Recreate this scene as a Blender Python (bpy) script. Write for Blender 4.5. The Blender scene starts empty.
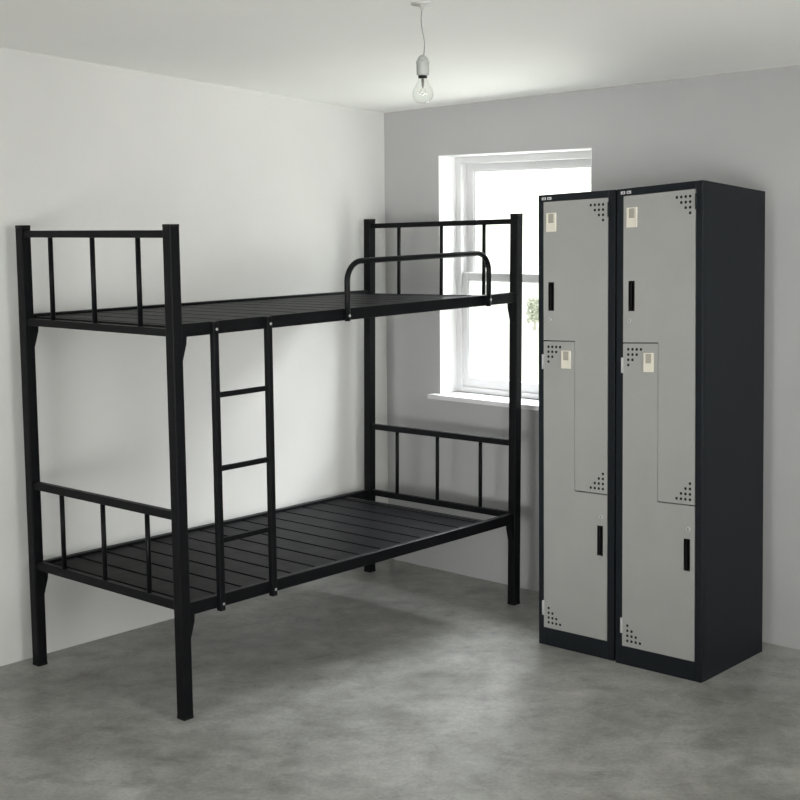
import bpy, bmesh, math, random
from mathutils import Vector, Matrix
random.seed(4)
S = bpy.context.scene
COL = S.collection
PI = math.pi

# ------------------------------------------------------------------ materials
def material(name, color, rough=.5, metal=0.0, spec=.5):
    m = bpy.data.materials.new(name); m.use_nodes = True
    b = m.node_tree.nodes['Principled BSDF']
    b.inputs['Base Color'].default_value = (*color, 1)
    b.inputs['Roughness'].default_value = rough
    b.inputs['Metallic'].default_value = metal
    b.inputs['Specular IOR Level'].default_value = spec
    return m

def noisy(name, c1, c2, scale, rough, bump=.0, bscale=200, detail=6, rough2=None, spec=.5, stretch=None):
    m = material(name, c1, rough, 0, spec)
    nt = m.node_tree; N = nt.nodes; L = nt.links; b = N['Principled BSDF']
    tc = N.new('ShaderNodeTexCoord')
    src = tc.outputs['Object']
    if stretch:
        mp = N.new('ShaderNodeMapping'); mp.inputs['Scale'].default_value = stretch
        L.new(src, mp.inputs['Vector']); src = mp.outputs['Vector']
    n = N.new('ShaderNodeTexNoise'); n.inputs['Scale'].default_value = scale
    n.inputs['Detail'].default_value = detail; n.inputs['Roughness'].default_value = .62
    L.new(src, n.inputs['Vector'])
    r = N.new('ShaderNodeValToRGB')
    r.color_ramp.elements[0].position = .3; r.color_ramp.elements[0].color = (*c1, 1)
    r.color_ramp.elements[1].position = .7; r.color_ramp.elements[1].color = (*c2, 1)
    L.new(n.outputs['Fac'], r.inputs['Fac']); L.new(r.outputs['Color'], b.inputs['Base Color'])
    if rough2 is not None:
        mr = N.new('ShaderNodeMapRange')
        mr.inputs['From Min'].default_value = .3; mr.inputs['From Max'].default_value = .7
        mr.inputs['To Min'].default_value = rough; mr.inputs['To Max'].default_value = rough2
        L.new(n.outputs['Fac'], mr.inputs['Value']); L.new(mr.outputs['Result'], b.inputs['Roughness'])
    if bump:
        n2 = N.new('ShaderNodeTexNoise'); n2.inputs['Scale'].default_value = bscale; n2.inputs['Detail'].default_value = 3
        L.new(tc.outputs['Object'], n2.inputs['Vector'])
        bp = N.new('ShaderNodeBump'); bp.inputs['Strength'].default_value = bump; bp.inputs['Distance'].default_value = .01
        L.new(n2.outputs['Fac'], bp.inputs['Height']); L.new(bp.outputs['Normal'], b.inputs['Normal'])
    return m

def concrete():
    m = material('polished_concrete', (.28, .28, .27), .35)
    nt = m.node_tree; N = nt.nodes; L = nt.links; b = N['Principled BSDF']
    tc = N.new('ShaderNodeTexCoord')
    def noise(scale, detail=8, rgh=.6, dist=0):
        n = N.new('ShaderNodeTexNoise'); n.inputs['Scale'].default_value = scale
        n.inputs['Detail'].default_value = detail; n.inputs['Roughness'].default_value = rgh
        n.inputs['Distortion'].default_value = dist
        L.new(tc.outputs['Object'], n.inputs['Vector']); return n.outputs['Fac']
    def ramp(fac, *stops):
        r = N.new('ShaderNodeValToRGB'); e = r.color_ramp.elements
        while len(e) < len(stops): e.new(.5)
        for q, (p, c) in zip(e, stops): q.position = p; q.color = (c[0], c[1], c[2], 1)
        L.new(fac, r.inputs['Fac']); return r.outputs['Color']
    def mul(a, c, f=1.0):
        x = N.new('ShaderNodeMix'); x.data_type = 'RGBA'; x.blend_type = 'MULTIPLY'; x.inputs['Factor'].default_value = f
        L.new(a, x.inputs['A']); L.new(c, x.inputs['B']); return x.outputs['Result']
    big = ramp(noise(1.7, 7, .62, .2), (.34, FLOOR_A), (.5, FLOOR_B), (.64, FLOOR_C))
    mid = ramp(noise(6.5, 8, .68, .3), (.34, (.70, .70, .685)), (.64, (1.14, 1.14, 1.14)))
    fine = ramp(noise(70, 5, .7), (.3, (.80, .80, .79)), (.7, (1.15, 1.15, 1.15)))
    mp = N.new('ShaderNodeMapping'); mp.inputs['Scale'].default_value = (1, 1.35, 1); mp.inputs['Rotation'].default_value = (0, 0, .35)
    L.new(tc.outputs['Object'], mp.inputs['Vector'])
    ns = N.new('ShaderNodeTexNoise'); ns.inputs['Scale'].default_value = 7; ns.inputs['Detail'].default_value = 10
    ns.inputs['Roughness'].default_value = .72; ns.inputs['Distortion'].default_value = .25
    L.new(mp.outputs['Vector'], ns.inputs['Vector'])
    scuff = ramp(ns.outputs['Fac'], (.30, (.62, .62, .60)), (.47, (1, 1, 1)), (.70, (1.16, 1.16, 1.16)))
    c = mul(mul(mul(big, mid, .8), fine, .9), scuff, .85)
    L.new(c, b.inputs['Base Color'])
    mr = N.new('ShaderNodeMapRange'); mr.inputs['From Min'].default_value = .3; mr.inputs['From Max'].default_value = .7
    mr.inputs['To Min'].default_value = .285; mr.inputs['To Max'].default_value = .48
    L.new(noise(4, 6, .6, .4), mr.inputs['Value']); L.new(mr.outputs['Result'], b.inputs['Roughness'])
    bp = N.new('ShaderNodeBump'); bp.inputs['Strength'].default_value = .06; bp.inputs['Distance'].default_value = .01
    L.new(noise(45, 5, .6), bp.inputs['Height']); L.new(bp.outputs['Normal'], b.inputs['Normal'])
    return m

FLOOR_A, FLOOR_B, FLOOR_C = (.235, .235, .22), (.30, .30, .284), (.37, .37, .355)
M_floor = concrete()
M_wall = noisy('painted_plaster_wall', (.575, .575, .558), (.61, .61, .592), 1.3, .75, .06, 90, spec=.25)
M_wall_shaded = noisy('plaster_wall_shade_in_colour', (.37, .37, .369), (.40, .40, .399), 1.3, .75, .06, 90, spec=.25)  # left wall's paint made darker, so the colour carries this wall's shade
M_ceil = noisy('painted_plaster_ceiling', (.915, .915, .89), (.935, .935, .91), 1.5, .8, .04, 90, spec=.2)
M_white = noisy('white_window_paint', (.60, .60, .605), (.64, .64, .645), 3, .45, spec=.4)
M_reveal = noisy('white_reveal_paint', (.74, .74, .74), (.78, .78, .78), 3, .7, spec=.2)
M_bed = noisy('black_powder_coat', (.0035, .0037, .0045), (.005, .0052, .0062), 40, .4, .05, 700, rough2=.5, spec=.11)
M_slat = noisy('dark_grey_slat_paint', (.006, .006, .0072), (.0085, .0085, .0098), 14, .38, .03, 500, rough2=.46, spec=.035)
M_bolt = material('zinc_bolt', (.42, .42, .42), .35, .9)
M_body = noisy('blue_black_locker_paint', (.0055, .0077, .0102), (.0068, .009, .0118), 30, .48, .03, 600, spec=.22)
M_door = noisy('grey_locker_paint', (.262, .262, .252), (.28, .28, .268), 6, .45, .02, 600, spec=.4)
M_black = material('black_plastic', (.003, .003, .0033), .5, 0, .2)
M_beige = noisy('cream_plastic', (.56, .53, .45), (.60, .57, .49), 20, .5)
M_card = noisy('grey_beige_card', (.27, .26, .22), (.31, .29, .25), 30, .5)
M_steel = material('brushed_steel', (.45, .45, .44), .35, .8)
M_hinge = noisy('pale_hinge_metal', (.33, .33, .33), (.38, .38, .38), 20, .4)
M_plate = material('white_plate', (.5, .5, .5), .5)
M_cord = material('grey_cord', (.23, .23, .22), .6)
M_holder = noisy('white_bakelite', (.34, .355, .335), (.38, .395, .375), 20, .4)
M_rose = noisy('white_rose_plastic', (.46, .46, .44), (.50, .50, .48), 20, .5)
M_wire = material('filament_wire', (.25, .24, .22), .4, .8)
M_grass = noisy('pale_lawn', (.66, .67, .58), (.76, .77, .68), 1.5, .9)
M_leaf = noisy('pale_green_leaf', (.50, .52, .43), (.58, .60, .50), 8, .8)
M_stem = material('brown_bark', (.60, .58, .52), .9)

def glass(name, power=5, gain=.8):
    m = bpy.data.materials.new(name); m.use_nodes = True
    nt = m.node_tree; N = nt.nodes; L = nt.links
    for n in list(N):
        if n.type != 'OUTPUT_MATERIAL': N.remove(n)
    out = [n for n in N if n.type == 'OUTPUT_MATERIAL'][0]
    gl = N.new('ShaderNodeBsdfGlossy'); gl.inputs['Roughness'].default_value = .02
    tr = N.new('ShaderNodeBsdfTransparent'); tr.inputs['Color'].default_value = (.96, .97, .96, 1)
    lw = N.new('ShaderNodeLayerWeight'); lw.inputs['Blend'].default_value = .5
    pw = N.new('ShaderNodeMath'); pw.operation = 'POWER'; pw.inputs[1].default_value = power
    ma = N.new('ShaderNodeMath'); ma.operation = 'MULTIPLY_ADD'; ma.inputs[1].default_value = gain; ma.inputs[2].default_value = .03
    mx = N.new('ShaderNodeMixShader')
    L.new(lw.outputs['Facing'], pw.inputs[0]); L.new(pw.outputs[0], ma.inputs[0]); L.new(ma.outputs[0], mx.inputs['Fac'])
    L.new(tr.outputs[0], mx.inputs[1]); L.new(gl.outputs[0], mx.inputs[2])
    L.new(mx.outputs[0], out.inputs['Surface'])
    return m
M_glass = glass('window_glass')
M_bulb = glass('clear_bulb_glass', 3, .55)

# ------------------------------------------------------------------ mesh helpers
def box(bm, x0, x1, y0, y1, z0, z1, mi=0, bev=0.0):
    t = bmesh.new()
    bmesh.ops.create_cube(t, size=1)
    for v in t.verts:
        v.co = Vector(((x0+x1)/2 + v.co.x*(x1-x0), (y0+y1)/2 + v.co.y*(y1-y0), (z0+z1)/2 + v.co.z*(z1-z0)))
    if bev:
        bmesh.ops.bevel(t, geom=t.edges[:], offset=bev, segments=2, affect='EDGES', profile=.5)
    add(bm, t, mi)

def add(bm, t, mi=0, smooth=False):
    for f in t.faces: f.material_index = mi; f.smooth = smooth or f.smooth
    me = bpy.data.meshes.new('tmp'); t.to_mesh(me); t.free()
    bm.from_mesh(me); bpy.data.meshes.remove(me)

def tube(bm, pts, r, n=14, mi=0, caps=True):
    t = bmesh.new(); rings = []
    pts = [Vector(p) for p in pts]
    prev = None
    for i, p in enumerate(pts):
        d = (pts[min(i+1, len(pts)-1)] - pts[max(i-1, 0)]).normalized()
        if prev is None:
            a = Vector((0, 0, 1)) if abs(d.z) < .9 else Vector((0, 1, 0))
            u = d.cross(a).normalized()
        else:
            u = (prev - d*prev.dot(d)).normalized()
        prev = u; w = d.cross(u)
        rr = r[i] if isinstance(r, (list, tuple)) else r
        rings.append([t.verts.new(p + (u*math.cos(k*2*PI/n) + w*math.sin(k*2*PI/n))*rr) for k in range(n)])
    for a, b in zip(rings, rings[1:]):
        for k in range(n):
            f = t.faces.new((a[k], a[(k+1) % n], b[(k+1) % n], b[k])); f.smooth = True
    if caps:
        t.faces.new(rings[0][::-1]); t.faces.new(rings[-1])
    bmesh.ops.recalc_face_normals(t, faces=t.faces[:])
    add(bm, t, mi)

def lathe(bm, prof, n=28, mi=0, cx=0, cy=0):
    t = bmesh.new(); rings = []
    for r, z in prof:
        if r < 1e-6: rings.append([t.verts.new((cx, cy, z))])
        else: rings.append([t.verts.new((cx+r*math.cos(k*2*PI/n), cy+r*math.sin(k*2*PI/n), z)) for k in range(n)])
    for a, b in zip(rings, rings[1:]):
        for k in range(n):
            if len(a) == 1 and len(b) == 1: continue
            if len(a) == 1: f = t.faces.new((a[0], b[(k+1) % n], b[k]))
            elif len(b) == 1: f = t.faces.new((a[k], a[(k+1) % n], b[0]))
            else: f = t.faces.new((a[k], a[(k+1) % n], b[(k+1) % n], b[k]))
            f.smooth = True
    bmesh.ops.recalc_face_normals(t, faces=t.faces[:])
    add(bm, t, mi)

def prism(bm, poly, axis, a0, a1, mi=0):
    """poly: 2D points in the two axes other than `axis`; extruded from a0 to a1"""
    t = bmesh.new()
    def mk(p, a):
        if axis == 'y': return (p[0], a, p[1])
        if axis == 'x': return (a, p[0], p[1])
        return (p[0], p[1], a)
    A = [t.verts.new(mk(p, a0)) for p in poly]; B = [t.verts.new(mk(p, a1)) for p in poly]
    t.faces.new(A); t.faces.new(B[::-1])
    for i in range(len(poly)):
        j = (i+1) % len(poly); t.faces.new((A[i], B[i], B[j], A[j]))
    bmesh.ops.recalc_face_normals(t, faces=t.faces[:])
    add(bm, t, mi)

def obj(name, bm, mats, parent=None, warp=None):
    if warp:
        for v in bm.verts: v.co = warp(v.co)
    me = bpy.data.meshes.new(name); bm.to_mesh(me); bm.free()
    for m in (mats if isinstance(mats, (list, tuple)) else [mats]): me.materials.append(m)
    o = bpy.data.objects.new(name, me); COL.objects.link(o)
    if parent: o.parent = parent
    return o

def thing(name, label, cat, loc=(0, 0, 0), rz=0, group=None):
    o = bpy.data.objects.new(name, None); COL.objects.link(o)
    o.empty_display_size = .2
    o.location = loc; o.rotation_euler = (0, 0, rz)
    o['label'] = label; o['category'] = cat
    if group: o['group'] = group
    return o
def structure(o, label=None):
    o['kind'] = 'structure'
    if label: o['label'] = label
    return o
def BM(): return bmesh.new()

# ------------------------------------------------------------------ room shell
GX, GY, Z0 = -.0223, -.0594, 2.6219                    # gently sloping ceiling
def ceil(x, y): return Z0 + GX*x + GY*y
C = Vector((-.404, 6.712, 0))                          # far corner of the room
d1 = (Vector((-1.805, 5.059, 0)) - C).normalized()     # along the left wall towards the viewer
d2 = (Vector((1.307, 5.201, 0)) - C).normalized()      # along the window wall
P1 = C + d1*6.6; P2 = C + d2*5.7
R1 = Vector((-2.9, -1.6, 0)); R2 = Vector((2.9, -1.6, 0))
n1 = Vector((-d1.y, d1.x, 0));  n1 = n1 if n1.dot(Vector((0, 3, 0)) - C) < 0 else -n1     # outward
n2 = Vector((-d2.y, d2.x, 0));  n2 = n2 if n2.dot(Vector((0, 3, 0)) - C) < 0 else -n2

def plate(name, poly, z_bot, z_top, mat, label):
    bm = BM()
    A = [bm.verts.new((p.x, p.y, z_bot(p.x, p.y))) for p in poly]
    B = [bm.verts.new((p.x, p.y, z_top(p.x, p.y))) for p in poly]
    bm.faces.new(A); bm.faces.new(B)
    for i in range(len(poly)):
        j = (i+1) % len(poly); bm.faces.new((A[i], A[j], B[j], B[i]))
    bmesh.ops.recalc_face_normals(bm, faces=bm.faces[:])
    return structure(obj(name, bm, mat), label)
room = [C, P1, R1, R2, P2]
plate('floor', room, lambda x, y: -.1, lambda x, y: 0, M_floor, 'grey polished concrete floor with mottled stains')
plate('ceiling', [C + (n1+n2)*.1, P1 + n1*.1, R1 - Vector((.1, .1, 0)), R2 + Vector((.1, -.1, 0)), P2 + n2*.1],
      ceil, lambda x, y: ceil(x, y)+.1, M_ceil, 'plain off-white plastered ceiling')

def wall(name, a, b, n, th, mat, label, ext0=0, ext1=0, hole=None):
    """wall slab from a to b, thickness outward along n, top following the ceiling; hole=(s0,s1,z0,z1)"""
    d = (b-a).normalized(); Lw = (b-a).length
    bm = BM()
    def slab(s0, s1, zb, zt):
        pts = []
        for s, off in ((s0, 0), (s1, 0), (s1, th), (s0, th)): pts.append(a + d*s + n*off)
        lo = [bm.verts.new((p.x, p.y, zb)) for p in pts]
        hi = [bm.verts.new((p.x, p.y, zt if zt is not None else ceil(p.x, p.y)+.03)) for p in pts]
        bm.faces.new(lo); bm.faces.new(hi)
        for i in range(4):
            j = (i+1) % 4; bm.faces.new((lo[i], lo[j], hi[j], hi[i]))
    if hole:
        s0, s1, z0, z1 = hole
        slab(-ext0, s0, 0, None); slab(s1, Lw+ext1, 0, None); slab(s0, s1, 0, z0); slab(s0, s1, z1, None)
    else: slab(-ext0, Lw+ext1, 0, None)
    bmesh.ops.recalc_face_normals(bm, faces=bm.faces[:])
    return structure(obj(name, bm, mat), label)
WIN = (.362, 1.263, .868, 2.011)
TH = .21
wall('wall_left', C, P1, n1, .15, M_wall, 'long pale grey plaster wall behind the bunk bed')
wall('wall_right', C, P2, n2, TH, M_wall_shaded, 'pale grey plaster wall with the window in it', hole=WIN, ext0=.1)
def outn(a, b):
    d = (b-a).normalized(); n = Vector((-d.y, d.x, 0)); return n if n.dot(a-Vector((0, 2, 0))) > 0 else -n
wall('wall_rear', R1, R2, outn(R1, R2), .15, M_wall, 'plain plaster wall behind the viewer')
wall('wall_rear_left', P1, R1, outn(P1, R1), .15, M_wall, 'plain plaster wall behind the viewer on the left')
wall('wall_rear_right', R2, P2, outn(R2, P2), .15, M_wall, 'plain plaster wall behind the viewer on the right')

# ------------------------------------------------------------------ window (local x along wall, y outward, z up)
rzw = math.atan2(d2.y, d2.x)
win = bpy.data.objects.new('window_1', None); COL.objects.link(win)
win.location = C; win.rotation_euler = (0, 0, rzw); structure(win, 'white sash window in a deep reveal')
s0, s1, wz0, wz1 = WIN
fy = .118
def ring(bm, x0, x1, z0, z1, wl, wr, wb, wt, y0, y1, mi=0, bev=.003):
    box(bm, x0, x0+wl, y0, y1, z0, z1, mi, bev); box(bm, x1-wr, x1, y0, y1, z0, z1, mi, bev)
    box(bm, x0+wl, x1-wr, y0, y1, z0, z0+wb, mi, bev); box(bm, x0+wl, x1-wr, y0, y1, z1-wt, z1, mi, bev)
bm = BM()
ring(bm, s0+.001, s1-.001, wz0+.001, wz1-.001, .035, .035, .028, .036, fy, TH-.004)
obj('window_frame', bm, M_white, win)
zm = 1.435
def sash(z0, z1, y0, y1, wb, wt, ws):
    bm = BM()
    x0, x1 = s0+.031, s1-.031
    ring(bm, x0, x1, z0, z1, ws, ws, wb, wt, y0, y1)
    # glazing bead
    ring(bm, x0+ws-.004, x1-ws+.004, z0+wb-.004, z1-wt+.004, .010, .010, .010, .010, y0+.006, y1-.006, 0, .002)
    o = obj('sash', bm, M_white, win)
    bm = BM(); box(bm, x0+ws-.001, x1-ws+.001, (y0+y1)/2-.002, (y0+y1)/2+.002, z0+wb-.001, z1-wt+.001)
    obj('pane', bm, M_glass, o)
    return o
sash(wz0+.026, zm+.018, fy+.010, fy+.044, .042, .036, .036)
sash(zm-.018, wz1-.034, fy+.046, fy+.080, .036, .036, .046)
bm = BM()
prism(bm, [(s0-.036, -.052), (s1+.055, -.052), (s1+.055, -.001), (s1-.001, -.001), (s1-.001, fy-.001), (s0+.001, fy-.001), (s0+.001, -.001), (s0-.036, -.001)], 'z', wz0-.020, wz0+.001)
obj('window_sill', bm, M_white, win)
# white plaster lining of the reveal (thin skin on the two jambs and the head)
bm = BM()
box(bm, s0+.0004, s0+.004, -.0008, fy, wz0+.002, wz1-.0004); box(bm, s1-.004, s1-.0004, -.0008, fy, wz0+.002, wz1-.0004)
box(bm, s0+.004, s1-.004, -.0008, fy, wz1-.004, wz1-.0004)
obj('reveal_lining', bm, M_reveal, win)

# ------------------------------------------------------------------ bunk bed (local x along length, y across, z up)
BL_, BW = 1.8277, .8962
def bw(co):                                    # the slight racking of the real frame
    co = co.copy(); t = min(max(co.x/BL_, 0), 1); zz = co.z/1.7
    co.x += t*(.028*zz - .0135) + (1-t)*(.005 - .010*zz)
    co.z *= .9935 + t*(.0235 - .0105*co.y/BW)
    return co
bed = thing('bunk_bed', 'black steel bunk bed with bare slatted decks, side ladder and guard rail', 'bunk bed', (-.9787, 4.4941, 0), .86426)
def bpart(name, bm, m=M_bed, parent=bed): return obj(name, bm, m, parent, bw)
PH = .0205
RZ = ((.360, .404), (1.320, 1.365))        # side rail heights, lower and upper
for (x, y, sx) in ((0, 0, 1), (0, BW, 1), (BL_, 0, -1), (BL_, BW, -1)):
    bm = BM(); box(bm, x-PH, x+PH, y-PH, y+PH, .006, 1.694, 0, .004)
    post = bpart('post', bm)
    bm = BM(); box(bm, x-PH-.0005, x+PH+.0005, y-PH-.0005, y+PH+.0005, 0, .012, 0, .003); bpart('rubber_foot', bm, M_black, post)
    bm = BM(); box(bm, x-PH-.0003, x+PH+.0003, y-PH-.0003, y+PH+.0003, 1.690, 1.701, 0, .003); bpart('end_cap', bm, M_black, post)
    for z0, z1 in RZ:
        e = x + sx*PH
        bm = BM()
        prism(bm, [(e-sx*.002, z0+.006), (e+sx*.021, z0+.006), (e+sx*.019, z0-.022), (e+sx*.003, z0-.078), (e-sx*.002, z0-.086)], 'y', y-.015, y+.015)
        bpart('bracket', bm, M_bed, post)
# side rails
for z0, z1 in RZ:
    for y in (0, BW):
        bm = BM(); box(bm, PH-.001, BL_-PH+.001, y-.014, y+.014, z0, z1, 0, .003)
        bpart('side_rail', bm)
# slatted decks
for z0, z1 in RZ:
    bm = BM()
    zt = z1-.010
    y0, y1 = .012, BW-.012
    # end angles with upstanding lip
    for (a, b) in ((.030, .050), (1.640, 1.668)):
        box(bm, a, b, y0, y1, z1-.034, zt, 1, .002)
    x = .062
    for i in range(13):
        box(bm, x, x+.1105, y0, y1, zt-.016, zt, 0, .003); x += .1193
    box(bm, x, 1.634, y0, y1, zt-.016, zt, 0, .003)
    bpart('slatted_deck', bm, [M_slat, M_bed])
# end boards
def end_board(x, name, zt0, zt1, zb0, zb1, vs):
    bm = BM()
    box(bm, x-.0125, x+.0125, PH-.001, BW-PH+.001, zt0, zt1, 0, .003)
    box(bm, x-.0125, x+.0125, PH-.001, BW-PH+.001, zb0, zb1, 0, .003)
    o = bpart(name, bm)
    for v in vs:
        bm = BM(); tube(bm, [(x, v, zb1-.002), (x, v, zt0+.002)], .0088, 12); bpart('spindle', bm, M_bed, o)
V = (.184, .452, .716)
end_board(0, 'foot_board', 1.655, 1.681, 1.323, 1.350, V)
end_board(0, 'foot_board', .694, .724, .380, .413, (.181, .444, .704))
end_board(BL_, 'head_board', 1.656, 1.679, 1.323, 1.348, (.183, .436, .703))
end_board(BL_, 'head_board', .697, .723, .378, .405, (.197, .457, .713))
# ladder
lad = None
bm = BM()
sv0, sv1 = -.037, -.0142
stiles = []
for u in (.1485, .3885):
    bm = BM(); box(bm, u-.0115, u+.0115, sv0, sv1, .352, 1.364, 0, .003); stiles.append((u, bm))
ladder = bpy.data.objects.new('ladder', None); COL.objects.link(ladder); ladder.parent = bed
for u, bm in stiles: bpart('stile', bm, M_bed, ladder)
for z in (1.109, .852, .599):
    bm = BM(); box(bm, .1595, .3775, -.034, -.0165, z-.0088, z+.0088, 0, .003); bpart('rung', bm, M_bed, ladder)
def bolt(u, z, parent, y):
    bm = BM(); t = bmesh.new()
    bmesh.ops.create_uvsphere(t, u_segments=14, v_segments=8, radius=.0055)
    for v in t.verts: v.co = Vector((u+v.co.x, y+v.co.y*.5, z+v.co.z))
    add(bm, t, 0, True); bpart('bolt', bm, M_bolt, parent)
for u in (.152, .392):
    bolt(u, 1.338, ladder, sv0); bolt(u, .376, ladder, sv0)
# guard rail
pts = []
g0, g1, gz, gr, gy = .781, 1.611, 1.541, .075, -.0255
pts.append((g0, gy, 1.318)); pts.append((g0, gy, 1.40))
for k in range(9):
    a = PI - k*PI/16; pts.append((g0+gr+gr*math.cos(a), gy, gz-gr+gr*math.sin(a)))
for k in range(9):
    a = PI/2 - k*PI/16; pts.append((g1-gr+gr*math.cos(a), gy, gz-gr+gr*math.sin(a)))
pts.append((g1, gy, 1.40)); pts.append((g1, gy, 1.318))
bm = BM(); tube(bm, pts, .0108, 16); gr_ = bpart('guard_rail', bm)
bolt(g0+.002, 1.338, gr_, gy-.0108); bolt(g1+.002, 1.345, gr_, gy-.0108)

# ------------------------------------------------------------------ lockers (local x along front, y back, z up)
LO = Vector((.281, 5.309, 0)); rzl = math.atan2(-.639, .769)
LD = .474
def make_locker(x0, x1, label, top0, top1, TL, TR, fwd=0, lean=0):
    """x0..x1: span along the row, heights at the two front corners"""
    W = x1-x0
    base = LO + Vector((math.cos(rzl), math.sin(rzl), 0))*x0 + Vector((math.sin(rzl), -math.cos(rzl), 0))*fwd
    root = thing('steel_locker', label, 'locker', base, rzl, 'two-door steel lockers standing side by side')
    HT = 1.80
    def w(co):
        co = co.copy(); h = top0 + (top1-top0)*co.x/W
        co.z *= (h - .034*max(co.y, 0)/LD)/HT
        co.x += lean*(.4 - co.z/HT)*co.x/W
        return co
    def part(name, bm, m, p): return obj(name, bm, m, p, w)
    # cabinet shell: sides, back, top, bottom plinth, frame
    bm = BM()
    dp = .018                                     # front frame depth
    box(bm, 0, .004, dp, LD, 0, HT, 0); box(bm, W-.004, W, dp, LD, 0, HT, 0)
    box(bm, .004, W-.004, LD-.004, LD, 0, HT, 0)
    box(bm, .004, W-.004, dp, LD-.004, HT-.004, HT, 0)
    box(bm, .004, W-.004, dp, LD-.004, .066, .070, 0)
    box(bm, 0, TL, 0, dp, 0, HT, 0, .002); box(bm, W-TR, W, 0, dp, 0, HT, 0, .002)
    box(bm, TL, W-TR, 0, dp, HT-.027, HT, 0, .002); box(bm, TL, W-TR, 0, dp, 0, .072, 0, .002)
    box(bm, TL, W-TR, .03, .034, .072, HT-.027, 0)   # dark inner partition behind the doors
    part('cabinet_body', bm, M_body, root)
    # doors: Z-split
    xa, xb = TL+.0012, W-TR-.0012
    xm = (xa+xb)/2
    zl, zA, zB, zh = .0735, .644, 1.228, HT-.0285
    g = .0021
    y0, y1 = -.0015, .016
    def door(name, cells, hole, dots):
        """cells: list of (x0,x1,z0,z1) making up the face; hole = rectangle left open for the pull"""
        bm = BM()
        for (a, b, c, d) in cells:
            hx0, hx1, hz0, hz1 = hole
            if a < hx0 and b > hx1 and c < hz0 and d > hz1:
                box(bm, a, hx0, y0, y1, c, d); box(bm, hx1, b, y0, y1, c, d)
                box(bm, hx0, hx1, y0, y1, c, hz0); box(bm, hx0, hx1, y0, y1, hz1, d)
            else: box(bm, a, b, y0, y1, c, d)
        for (px, pz) in dots:
            t = bmesh.new()
            bmesh.ops.create_cone(t, cap_ends=True, segments=14, radius1=.0054, radius2=.0054, depth=.0012)
            for v in t.verts: v.co = Vector((px+v.co.x, y0-.0002+v.co.z*.5, pz+v.co.y))
            add(bm, t, 1)
        o = part(name, bm, [M_door, M_black], root)
        hx0, hx1, hz0, hz1 = hole
        bm = BM()                                   # recessed pull: cup with a thin lip
        box(bm, hx0, hx1, .0145, .016, hz0, hz1, 0)
        ring(bm, hx0-.0006, hx1+.0006, hz0-.0006, hz1+.0006, .003, .003, .003, .003, y0-.001, .0145, 0, 0)
        box(bm, hx0+.003, hx0+.010, .002, .012, hz0+.004, hz1-.004, 0, .001)
        part('handle', bm, M_black, o)
        return o
    def holder(o, a, b, c, d):
        bm = BM()
        k = .20*(b-a); kt = .05*(d-c)
        box(bm, a, b, y0-.005, y0, c, d, 0, .0015)
        zz = c + (d-c)*.46
        box(bm, a, a+k, y0-.0075, y0-.004, zz, d, 0, .0008); box(bm, b-k, b, y0-.0075, y0-.004, zz, d, 0, .0008)
        box(bm, a+k, b-k, y0-.0075, y0-.004, d-kt, d, 0, .0008); box(bm, a, b, y0-.0075, y0-.004, c, zz, 0, .0008)
        box(bm, a+k, b-k, y0-.0056, y0-.005, zz, d-kt, 1)
        part('card_holder', bm, [M_beige, M_card], o)['label'] = 'cream plastic card holder'
    def lock(o, x, z):
        bm = BM(); t = bmesh.new()
        bmesh.ops.create_cone(t, cap_ends=True, segments=20, radius1=.0085, radius2=.0075, depth=.006)
        for v in t.verts: v.co = Vector((x+v.co.x, y0-.002-v.co.z, z+v.co.y))
        add(bm, t, 0)
        box(bm, x-.001, x+.001, y0-.0056, y0-.004, z-.005, z+.005, 1)
        part('lock', bm, [M_hinge, M_black], o)
    def hinge(o, x, z0, z1, m=None):
        bm = BM(); tube(bm, [(x, y0-.004, z0), (x, y0-.004, z1)], .0042, 10)
        box(bm, x-.004, x+.004, y0-.003, y0+.002, z0, z1)
        part('hinge', bm, m or M_hinge, o)
    sx, sz = .0187, .0195
    tr = [(xb-.0215-i*sx, zh-.0235-j*sz) for j in range(4) for i in range(4-j)]
    br = [(xb-.0190-i*sx, zA+.0205+j*sz) for j in range(4) for i in range(4-j)]
    tl = [(xa+.0235+i*sx, zB-.0235-j*sz) for j in range(4) for i in range(4-j)]
    bl = [(xa+.0235+i*sx, zl+.0225+j*sz) for j in range(4) for i in range(4-j)]
    up = door('upper_door', [(xa, xm, zB+g, zh), (xm, xb, zA+g, zh)], (xa+.0245, xa+.0500, 1.347, 1.458), tr+br)
    # the pull sits inside the left cell
    lo = door('lower_door', [(xa, xm-g, zA-g, zB-g), (xa, xb, zl, zA-g)], (xb-.0435, xb-.0185, .404, .520), tl+bl)
    holder(up, xa+.0175, xa+.0620, 1.655, 1.728)
    holder(lo, xm-.0605, xm-.0185, 1.122, 1.192)
    lock(up, xa+.030, 1.311); lock(lo, xb-.0245, .557)
    hinge(lo, xa-.002, 1.116, 1.174); hinge(lo, xa-.002, .124, .182); hinge(up, xb+.0055, 1.70, HT-.045, M_body)
    # maker's plates on the top rail: two tiny white tiles with dark strokes
    bm = BM()
    for k, xx in enumerate((.018, .0445)):
        z = HT-.0205
        box(bm, xx, xx+.0190, -.0018, .0005, z, z+.0105, 0, .0005)
        box(bm, xx+.005, xx+.0155, -.0022, -.0015, z+.0028, z+.0045, 1)
        box(bm, xx+.005 if k else xx+.011, (xx+.005 if k else xx+.011)+.003, -.0022, -.0015, z+.0045, z+.0082, 1)
    part('name_plate', bm, [M_plate, M_body], root)
    return root
make_locker(0, .360, 'dark framed grey two-door steel locker nearest the window', 1.795, 1.810, .0255, .0315)
make_locker(.3735, .745, 'dark framed grey two-door steel locker farther from the window, its dark side panel showing', 1.810, 1.836, .0300, .0285, .010, .013)

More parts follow.
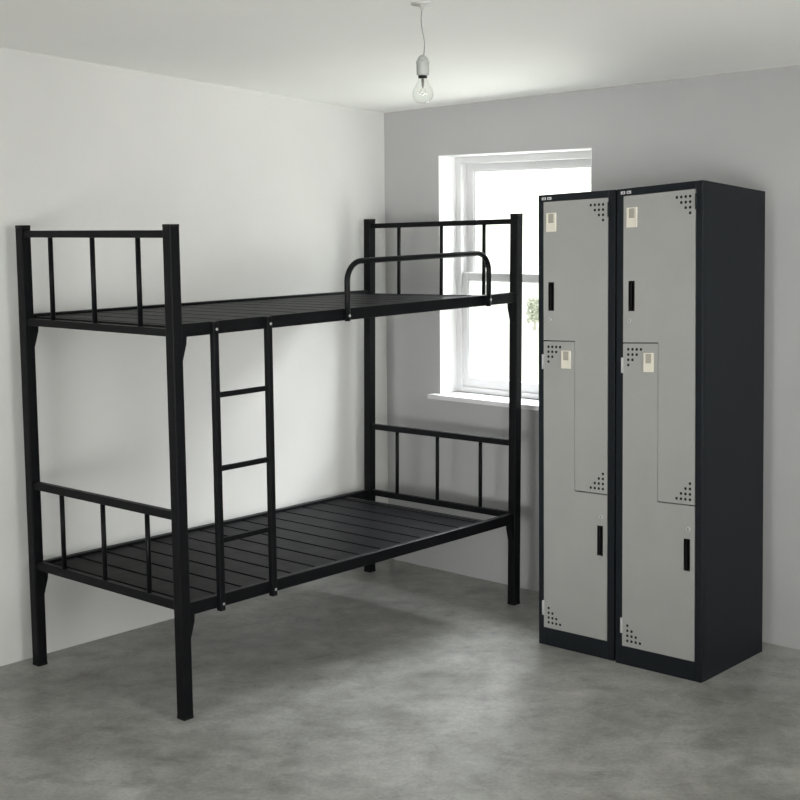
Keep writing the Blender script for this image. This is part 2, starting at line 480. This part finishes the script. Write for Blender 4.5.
# ------------------------------------------------------------------ pendant bulb
px, py = -.135, 4.29
zc = ceil(px, py)
pen = thing('pendant_light', 'bare clear glass bulb hanging on a thin wavy cord from the ceiling', 'ceiling light', (px, py, 0))
bm = BM(); lathe(bm, [(0, zc+.004), (.036, zc+.004), (.036, zc-.001), (.034, zc-.003), (.008, zc-.004), (.0065, zc-.014), (.003, zc-.016), (0, zc-.016)])
obj('ceiling_rose', bm, M_rose, pen)
bm = BM()
cp = []
for k in range(25):
    t = k/24; z = zc-.013 + (2.208-zc+.013)*t
    cp.append((.004*math.sin(t*PI*2.0)*(-1 if t < .5 else -1) + .003*t, .002*math.sin(t*7), z))
tube(bm, cp, .0016, 8); obj('cord', bm, M_cord, pen)
bm = BM(); lathe(bm, [(0, 2.2135), (.006, 2.2125), (.013, 2.207), (.018, 2.199), (.0195, 2.192), (.0215, 2.192), (.0215, 2.189), (.0200, 2.188), (.0195, 2.154), (.0185, 2.1505), (.014, 2.149), (0, 2.152)])
obj('lamp_holder', bm, M_holder, pen)
bm = BM(); lathe(bm, [(.0125, 2.152), (.014, 2.140), (.016, 2.132), (.022, 2.120), (.029, 2.109), (.0325, 2.098), (.033, 2.090), (.031, 2.081), (.026, 2.072), (.018, 2.066), (.008, 2.0635), (0, 2.063)], 32)
bulb = obj('bulb', bm, M_bulb, pen)
bm = BM()
lathe(bm, [(0, 2.140), (.005, 2.138), (.0035, 2.118), (.002, 2.112), (0, 2.111)], 12)
tube(bm, [(0, 0, 2.114), (-.006, 0, 2.104), (-.011, 0, 2.092)], .0005, 6); tube(bm, [(0, 0, 2.114), (.006, 0, 2.104), (.011, 0, 2.092)], .0005, 6)
tube(bm, [(-.011, 0, 2.092), (-.004, .004, 2.095), (.004, .004, 2.095), (.011, 0, 2.092)], .0004, 6)
obj('filament', bm, M_wire, bulb)
bm = BM(); lathe(bm, [(0, 2.151), (.0135, 2.1505), (.0142, 2.142), (.0130, 2.141), (0, 2.141)], 20); obj('screw_collar', bm, M_black, bulb)

# ------------------------------------------------------------------ outside
bm = BM()
o0 = C + n2*.5
vs = [bm.verts.new((q.x, q.y, -.35)) for q in (o0 - d2*25, o0 + d2*25, o0 + d2*25 + n2*40, o0 - d2*25 + n2*40)]
bm.faces.new(vs); bmesh.ops.recalc_face_normals(bm, faces=bm.faces[:])
structure(obj('ground', bm, M_grass), 'pale washed-out lawn beyond the window')
sh = thing('shrub', 'pale blurred shrub outside seen through the lower window pane', 'shrub', (1.30, 26.0, -.35))
def shrub_part(seed, n, rad, hgt):
    bm = BM(); rnd = random.Random(seed)
    for i in range(n):
        a = rnd.uniform(0, 2*PI); rr = rad*math.sqrt(rnd.random()); z = hgt*(.25+.75*rnd.random())
        rr *= math.sqrt(max(.05, 1-((z/hgt-.55)/.55)**2))
        c = Vector((rr*math.cos(a), rr*math.sin(a), z))
        ax = Vector((rnd.uniform(-1, 1), rnd.uniform(-1, 1), rnd.uniform(-.3, 1))).normalized()
        sd = ax.orthogonal().normalized(); l = rnd.uniform(.05, .09)
        q = [c, c+ax*l*.5+sd*l*.28, c+ax*l, c+ax*l*.5-sd*l*.28]
        bm.faces.new([bm.verts.new(p) for p in q])
    return bm
obj('foliage', shrub_part(3, 420, .14, .60), M_leaf, sh)
bm = BM(); tube(bm, [(0, 0, 0), (.02, 0, .3), (-.02, .02, .6)], [.03, .022, .008], 8); obj('stem', bm, M_stem, sh)

# ------------------------------------------------------------------ light
W = bpy.data.worlds.new('overcast'); S.world = W; W.use_nodes = True
nt = W.node_tree; bg = nt.nodes['Background']
tc = nt.nodes.new('ShaderNodeTexCoord'); sp = nt.nodes.new('ShaderNodeSeparateXYZ'); rp = nt.nodes.new('ShaderNodeValToRGB')
rp.color_ramp.elements[0].position = .48; rp.color_ramp.elements[0].color = (.9, .93, .82, 1)
rp.color_ramp.elements[1].position = .56; rp.color_ramp.elements[1].color = (.98, 1, 1, 1)
mr = nt.nodes.new('ShaderNodeMapRange'); mr.inputs['From Min'].default_value = -1
nt.links.new(tc.outputs['Generated'], sp.inputs[0]); nt.links.new(sp.outputs['Z'], mr.inputs['Value'])
nt.links.new(mr.outputs['Result'], rp.inputs['Fac']); nt.links.new(rp.outputs['Color'], bg.inputs['Color'])
bg.inputs['Strength'].default_value = 2.5

def area(name, loc, target, size, power, color=(1, 1, 1), sy=None, spread=None):
    l = bpy.data.lights.new(name, 'AREA'); l.energy = power; l.color = color
    l.shape = 'RECTANGLE'; l.size = size; l.size_y = sy or size
    if spread: l.spread = spread
    o = bpy.data.objects.new(name, l); COL.objects.link(o); o.location = loc
    o.rotation_euler = (Vector(target)-Vector(loc)).to_track_quat('-Z', 'Y').to_euler()
    return o
wc = C + d2*((s0+s1)/2)
# sky light outside the window, above the view out
lw = wc + n2*2.5 + d2*.3 + Vector((0, 0, 4.35))
area('sky_light', lw, wc + Vector((0, 0, 1.4)) - n2*.3, 4.6, 2400, (.945, .96, 1), 3.0)
# added lamp imitating ground bounce, brightening the ceiling through the window
area('ground_bounce_fill', wc + n2*3.3 - d2*1.3 + Vector((0, 0, .08)), wc + Vector((0, 0, 1.5)), 4.0, 130, (1, 1, .96), .75)
area('window_bounce_fill', wc + n2*1.15 + Vector((0, 0, .12)), wc + n2*.1 + Vector((0, 0, 1.5)), 2.4, 30, (1, 1, .96), .8)  # second added lamp, for the ceiling strip beside the window wall
# added unseen fill from the right, brightening the left wall
area('side_fill', (3.0, 1.0, 1.65), (-.75, 6.1, 1.55), 1.6, 14.5, (1, .995, .985), 1.1, .98)
# added fill from the left, behind the viewer, lifting the window wall
area('fill_light', (-2.6, -.3, 1.05), (0, 6.35, 1.2), 1.8, 10.5, (1, 1, .985), 1.3, .66)
# added unseen lamp overhead on the right, brightening the near floor
area('floor_fill', (1.6, 1.8, 2.42), (1.0, 2.9, 0), .9, 34, (1, 1, .985), .9)
# added unseen lamp behind the viewer, aimed up to lift the ceiling
area('ceiling_fill', (.6, -.8, .6), (.65, .5, 2.6), 1.6, 138, (1, 1, .975), 1.2)

# ------------------------------------------------------------------ camera
f, pitch, sx, sy, roll, h = 1348.3134, .08741, 67.3641, -57.0664, -.00602, 1.68188
cam = bpy.data.cameras.new('camera'); co = bpy.data.objects.new('camera', cam); COL.objects.link(co)
R = Vector((1, 0, 0)); Fw = Vector((0, math.cos(pitch), -math.sin(pitch))); U = R.cross(Fw)
X = R*math.cos(roll) + U*math.sin(roll); Y = -R*math.sin(roll) + U*math.cos(roll); Zc = -Fw
co.matrix_world = Matrix(((X.x, Y.x, Zc.x, 0), (X.y, Y.y, Zc.y, 0), (X.z, Y.z, Zc.z, h), (0, 0, 0, 1)))
cam.sensor_width = 36; cam.lens = f/800*36; cam.shift_x = -sx/800; cam.shift_y = sy/800
cam.clip_start = .05; cam.clip_end = 200
S.camera = co
S.view_settings.view_transform = 'Standard'
S.view_settings.look = 'None'
S.view_settings.exposure = -.11
S.cycles.use_denoising = True
S.cycles.sample_clamp_indirect = 6
S.cycles.max_bounces = 10; S.cycles.diffuse_bounces = 6
